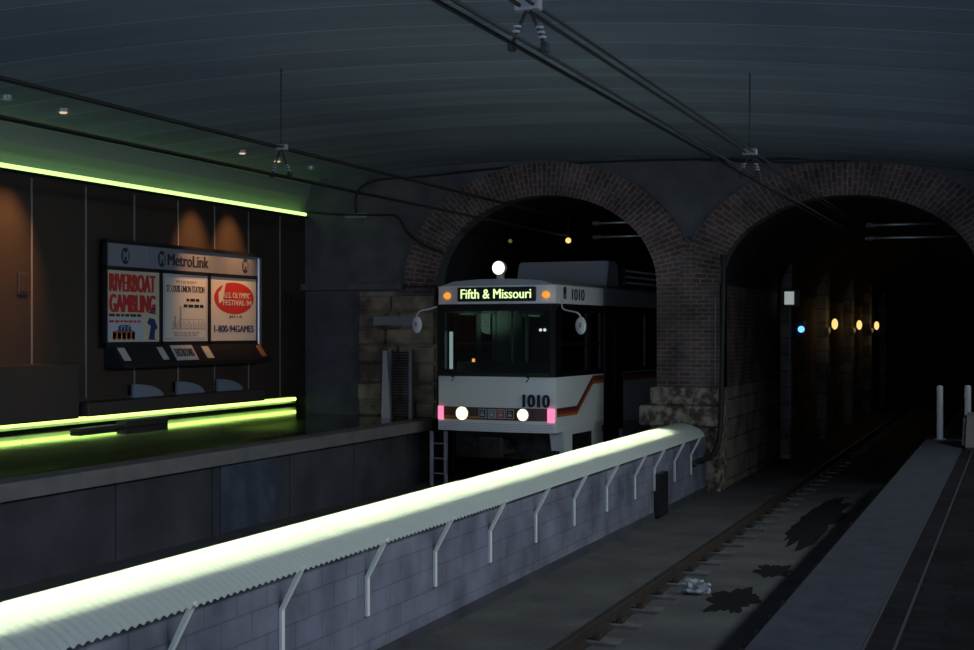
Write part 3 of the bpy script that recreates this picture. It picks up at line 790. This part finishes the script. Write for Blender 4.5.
# leaflets on the sloping shelf
for y, m, w, lab in ((17.32, 'pale', .17, 'small pale leaflet at the left end of the board\'s brochure shelf'),
                     (18.33, 'pale', .15, 'narrow pale leaflet left of the lettered plate on the brochure shelf'),
                     (19.62, 'cream', .20, 'cream leaflet right of the lettered plate on the brochure shelf'),
                     (21.36, 'poster_orange', .16, 'brownish leaflet at the right end of the brochure shelf')):
    bm = bmesh.new(); prism(bm, [(XI+.055, 2.405), (XI+.195, 2.21), (XI+.205, 2.217), (XI+.065, 2.412)], lambda u, v, e: Vector((u, y+(-w/2 if e == 0 else w/2), v)))
    tag(link('leaflet', bm, m), lab, 'leaflet', 'leaflets on the brochure shelf')
pl = thing('direction_plate', 'pale plate lettered eastbound on the brochure shelf', 'sign', (XI+.13, 18.93, 2.2))
bm = bmesh.new(); prism(bm, [(XI+.05, 2.43), (XI+.20, 2.19), (XI+.21, 2.197), (XI+.06, 2.437)], lambda u, v, e: Vector((u, 18.62 if e == 0 else 19.24, v)))
link('plate', bm, 'pale', pl)
q = text('lettering', 'ink', 'EASTBOUND', (0, 0, 0), .52, .15, '+x', None, False, .02)
for v in q.data.vertices:
    y_, z_, x_ = v.co.y, v.co.z, v.co.x
    n_ = Vector((.848, 0, .53)); up_ = Vector((-.53, 0, .848))
    v.co = Vector((XI+.135, 18.93, 2.317)) + up_*z_ + Vector((0, y_, 0)) + n_*(x_+.001) - pl.location
q.parent = pl

# benches and casing at the foot of the wall
t = thing('bench', 'long low dark bench under the information board', 'bench', (-12.9, 19, 1.05))
box('seat', 'kick', -13.08, -12.62, 16.2, 21.15, 1.42, 1.62, t, .015)
box('back_rail', 'kick', -13.09, -13.04, 16.2, 21.15, 1.60, 1.66, t)
for y0 in (17.78, 18.98, 20.2):
    bm = bmesh.new(); pts = [(y0, 1.60)] + [(y0+.82*math.sin(a*math.pi/16), 1.60+.23*math.cos(a*math.pi/16)) for a in range(0, 9)]
    prism(bm, pts, lambda u, v, e: Vector((-13.03 if e == 0 else -12.99, u, v)))
    link('backrest', bm, 'blue_board', t)
tag(box('reflection_blocker', 'kick', -14.15, -13.95, 18.9, 20.1, 1.05, 1.165, None, .01), 'low dark block added behind the middle of the bench to break the floor reflection', 'block')  # added blocks that cut gaps into the green tube's floor reflection
tag(box('reflection_blocker', 'kick', -14.15, -13.95, 17.7, 18.8, 1.05, 1.11, None, .01), 'thinner low dark block added behind the left end of the bench to dim the floor reflection', 'block')
o = box('equipment_cabinet', 'kick', -13.08, -12.7, 9.0, 16.1, 1.40, 2.2, None, .02)
tag(o, 'dark low cabinet against the brown wall left of the bench', 'cabinet')
sp = thing('switch_plate', 'small dark framed plate on the orange lit wall panel', 'switch plate', (-13.09, 15.35, 3.3))
box('plate', 'kick', -13.1, -13.075, 15.25, 15.46, 3.18, 3.50, sp, .008); box('cover_flap', 'panel', -13.078, -13.066, 15.28, 15.43, 3.22, 3.46, sp, .004)
o = tag(box('call_box', 'black', -13.1, -13.04, 22.72, 22.84, 3.2, 3.42, None, .01), 'small black box on the brown wall near the end wall', 'box')

# ------------------------------------------------------------------ overhead wires
def wires(xc, zu, zl, dx, y1, xe, side):
    for nm, z, hi in (('messenger_wire', zu, 'upper'), ('contact_wire', zl, 'lower')):
        for s, pos in ((-1, 'left'), (1, 'right')):
            o = tube(nm, 'wire', [(xc+s*dx, -3, z), (xc+s*dx, 14, z), (xe+s*dx, y1, z-.05)], .013 if s < 0 else .011, None, 6)
            tag(o, '%s %s overhead wire of the %s track' % (hi, pos, side), 'overhead wire', 'overhead wires of the %s track' % side)
wires(-2.8, 4.66, 4.40, .045, 60, -2.75, 'right')
wires(-8.25, 4.87, 4.53, .05, 45, -8.05, 'left')
def hanger(x, y, zu, zl, lab):
    t = thing('wire_hanger', lab, 'wire hanger', (x, y, zl), 'hangers on the overhead wires')
    tube('drop_rod', 'wire', [(x, y, vault(x)), (x, y, zu)], .007, t)
    bm = bmesh.new(); B(bm, x-.08, x+.08, y-.04, y+.04, zu-.03, zu+.04, .01); link('clamp', bm, 'grey', t)
    for s in (-1, 1):
        tube('strut', 'wire', [(x+s*.01, y, zu-.02), (x+s*.09, y+s*.05, zl+.02)], .011, t)
        bm = bmesh.new()
        for k in range(3): disc(bm, (x+s*(.06+.008*k), y+s*(.035+.004*k), zl+.13-.03*k), (0, 0, 1), .026, .014, 12)
        link('insulator', bm, 'grey', t)
        bm = bmesh.new(); B(bm, x+s*.09-.02, x+s*.09+.02, y+s*.05-.03, y+s*.05+.03, zl-.02, zl+.04, .006); link('clip', bm, 'wire', t)
hanger(-2.8, 7.8, 4.66, 4.40, 'hanger with pale insulators on right track wires at the top of the photo')
hanger(-2.8, 15.1, 4.66, 4.40, 'hanger on the right track wires just before the right arch')
hanger(-8.25, 14.2, 4.87, 4.53, 'hanger on the left track wires near the green cove light')
# support arms in the tunnel mouths
for xa, xb, y, z, lab in ((-2.54, -1.35, 24.6, 4.53, 'upper pale support arm in the right tunnel mouth'), (-2.54, -1.0, 24.6, 4.30, 'lower pale support arm in the right tunnel mouth'),
                          (-7.55, -6.65, 24.6, 4.71, 'upper pale support arm above the train in the left tunnel'), (-7.55, -6.35, 24.6, 4.45, 'lower pale support arm above the train in the left tunnel')):
    t = thing('support_arm', lab, 'support arm', (xa, y, z), 'wire support arms in the tunnels')
    tube('arm', 'steel', [(xa, y, z), (xb, y, z)], .022, t)
    bm = bmesh.new()
    for k in range(3): disc(bm, (xa+.05+.05*k, y, z), (1, 0, 0), .045, .02, 12)
    link('insulator', bm, 'grey', t)

# cables on the end wall
YC = YW-.06
tag(tube('cable', 'cable', spline([(-11.95, YC, 4.95), (-11.98, YC, 5.2), (-11.85, YC, 5.45), (-11.45, YC, 5.58), (-10.6, YC, 5.60), (-8.8, YC, 5.70), (-7.2, YC, 5.72), (-5.2, YC, 5.68), (-4.2, YC, 5.62), (-3.0, YC-.08, 5.60), (-1.5, YC, 5.42), (0, YC, 5.20)]), .022, None, 6),
    'black cable looping up and running along the top of the end wall', 'cable')
tag(tube('cable', 'cable', spline([(-13.0, YC, 5.0), (-12.2, YC, 4.93), (-11.5, YC, 4.90), (-11.1, YC, 4.86), (-10.85, YC-.06, 4.55), (-10.55, YC-.1, 4.33), (-10.1, YC-.06, 4.15)]), .022, None, 6),
    'black cable from the cove light across the end wall into the left arch', 'cable')
tag(tube('cable', 'cable', spline([(-5.2, YC, 5.66), (-3.8, YC-.1, 5.55), (-1.8, YC-.1, 5.50), (.2, YC, 5.30)]), .014, None, 6),
    'thin second cable drooping over the crown of the right arch', 'cable')
bm = bmesh.new(); B(bm, -12.2, -11.75, YW-.07, YW, 4.86, 4.95, .01)
tag(link('junction_box', bm, 'grey'), 'small grey junction box where the cables meet on the end wall', 'box')
tag(tube('hose', 'cable', spline([(-4.80, YW-.16, 4.0), (-4.78, YW-.18, 3.6), (-4.80, YW-.2, 2.2), (-4.82, YW-.25, 1.0), (-4.90, YW-.5, .55), (-5.05, YW-1.0, .48), (-5.02, YW-1.45, .46)]), .045, None, 8),
    'thick black hose hanging down the corner of the central pier', 'hose')
tag(tube('conduit', 'grey', [(-4.93, YW-.12, 1.7), (-4.93, YW-.12, 3.25)], .014, None, 6), 'thin grey conduit up the right edge of the central pier', 'conduit')

# ------------------------------------------------------------------ small things at the portals
for x, y, z1, lab in ((-1.16, 22.2, 1.80, 'white post standing at the far end of the near platform'), (-.74, 21.9, 1.82, 'white post beside the stone jamb at the right edge')):
    t = thing('marker_post', lab, 'post', (x, y, .97), 'white posts at the platform end')
    bm = bmesh.new(); disc(bm, (x, y, (z1+.97)/2), (0, 0, 1), .048, z1-.97, 14); ball(bm, (x, y, z1), .048, 1, 1, .5, 14, 8); link('post', bm, 'pale', t)
    bm = bmesh.new(); disc(bm, (x, y, .985), (0, 0, 1), .09, .02, 16); link('base_plate', bm, 'grey', t)
bm = bmesh.new(); prism(bm, [(20.6, .97), (21.75, .97), (21.75, 1.45), (21.3, 1.40)], lambda u, v, e: Vector((-.78 if e == 0 else -.2, u, v)))
bmesh.ops.bevel(bm, geom=list(bm.edges), offset=.05, segments=2, affect='EDGES')
tag(link('stone_block', bm, 'ledge'), 'pale sloping concrete block by the right stone jamb', 'block')

t = thing('tunnel_sign', 'narrow white sign plate on the stonework beside the train mirror', 'sign', (-11.2, YW-.2, 2.9))
box('plate', 'grey', -11.50, -10.66, YW-.24, YW-.215, 2.78, 2.95, t, .005)
box('bracket', 'grey', -11.3, -10.8, YW-.216, YW-.15, 2.80, 2.92, t)
t = thing('louvre_stand', 'pale slatted stand against the stonework at the end of the far platform', 'stand', (-10.85, YW-.45, 1.05))
for x in (-11.00, -10.58): box('upright', 'grey', x-.03, x+.03, YW-.55, YW-.45, 1.05, 2.32, t)
for k in range(24):
    bm = bmesh.new(); B(bm, -10.98, -10.6, YW-.53, YW-.48, 1.10+.05*k, 1.132+.05*k); link('slat', bm, 'dark_concrete', t)
t = thing('marker_post', 'tapered pale post leaning beside the slatted stand on the far platform', 'post', (-11.1, YW-.9, 1.05))
bm = bmesh.new(); prism(bm, [(-11.08, 1.05), (-10.90, 1.05), (-10.97, 2.30), (-11.05, 2.30)], lambda u, v, e: Vector((u, YW-.75 if e == 0 else YW-.68, v))); link('post', bm, 'pale', t)
t = thing('ladder', 'pale steel ladder at the end of the far platform below the train', 'ladder', (-9.8, 22.4, -.12))
for x in (-9.90, -9.62): tube('stile', 'pale', [(x, 22.4, -.12), (x, 22.4, .86)], .04, t)
for k in range(3): tube('rung', 'grey', [(-9.9, 22.4, .1+.27*k), (-9.62, 22.4, .1+.27*k)], .016, t)
o = box('wall_panel', 'blue_paint', -10.21, -10.18, 15.9, 17.35, -.1, .84); tag(o, 'bluish painted patch panel on the face of the far platform', 'panel')
# tunnel lights
for k, (x, y) in enumerate(((-4.42, 35.6), (-4.42, 41.3), (-4.42, 46.5))):
    t = thing('tunnel_lamp', ['nearest', 'middle', 'farthest'][k]+' of the three yellow tunnel lamps on pilasters in the right tunnel', 'lamp', (x, y, 2.8), 'yellow tunnel lamps')
    tube('arm', 'grey', [(-4.62, y, 2.55), (-4.55, y, 2.75), (x, y, 2.83)], .02, t)
    bm = bmesh.new(); ball(bm, (x, y-.02, 2.85), .10, .8, .8, 1.4); link('bulb', bm, 'lamp_yellow', t, False, True)
    bm = bmesh.new(); ball(bm, (x-.16, y, 2.68), .07, .8, .8, 1.3); link('reflector', bm, 'cream', t, False, True)
    l = bpy.data.lights.new('tunnel_lamp_light', 'POINT'); l.energy = 2.0; l.color = (1, .72, .28); l.shadow_soft_size = .1
    lo = bpy.data.objects.new('tunnel_lamp_light', l); C.objects.link(lo); lo.location = (x+.3, y-.2, 2.85)
t = thing('signal_light', 'blue signal light on the left wall of the right tunnel', 'signal', (-4.6, 31, 2.6))
box('housing', 'black', -4.75, -4.52, 30.95, 31.15, 2.5, 2.92, t, .02)
bm = bmesh.new(); ball(bm, (-4.58, 30.93, 2.71), .075); link('lens', bm, 'lamp_blue', t, False, True)
t = thing('lit_sign', 'small lit white sign box on a thin pole in the right tunnel', 'sign', (-4.62, 29.5, 3.2))
box('lens', 'lamp_white', -4.72, -4.52, 29.47, 29.5, 3.24, 3.52, t); box('casing', 'black', -4.75, -4.40, 29.5, 29.65, 3.2, 3.56, t)
tube('pole', 'grey', [(-4.62, 29.57, -.12), (-4.62, 29.57, 3.22)], .022, t)
for nm, lab, x, y, z, r, m in (('tunnel_lamp', 'small yellow lamp high in the left tunnel above the train', -8.12, 24.9, 4.42, .055, 'lamp_yellow'),
                               ('tunnel_lamp', 'faint green lamp left of the yellow one in the left tunnel', -9.43, 25.2, 4.46, .04, 'lamp_green')):
    t = thing(nm, lab, 'lamp', (x, y, z))
    bm = bmesh.new(); ball(bm, (x, y, z), r); link('bulb', bm, m, t, False, True)
    tube('stem', 'wire', [(x, y, z+.03), (x, y, SPRING+AR[0][2]*math.sqrt(1-((x+8.13)/2.14)**2))], .012, t)
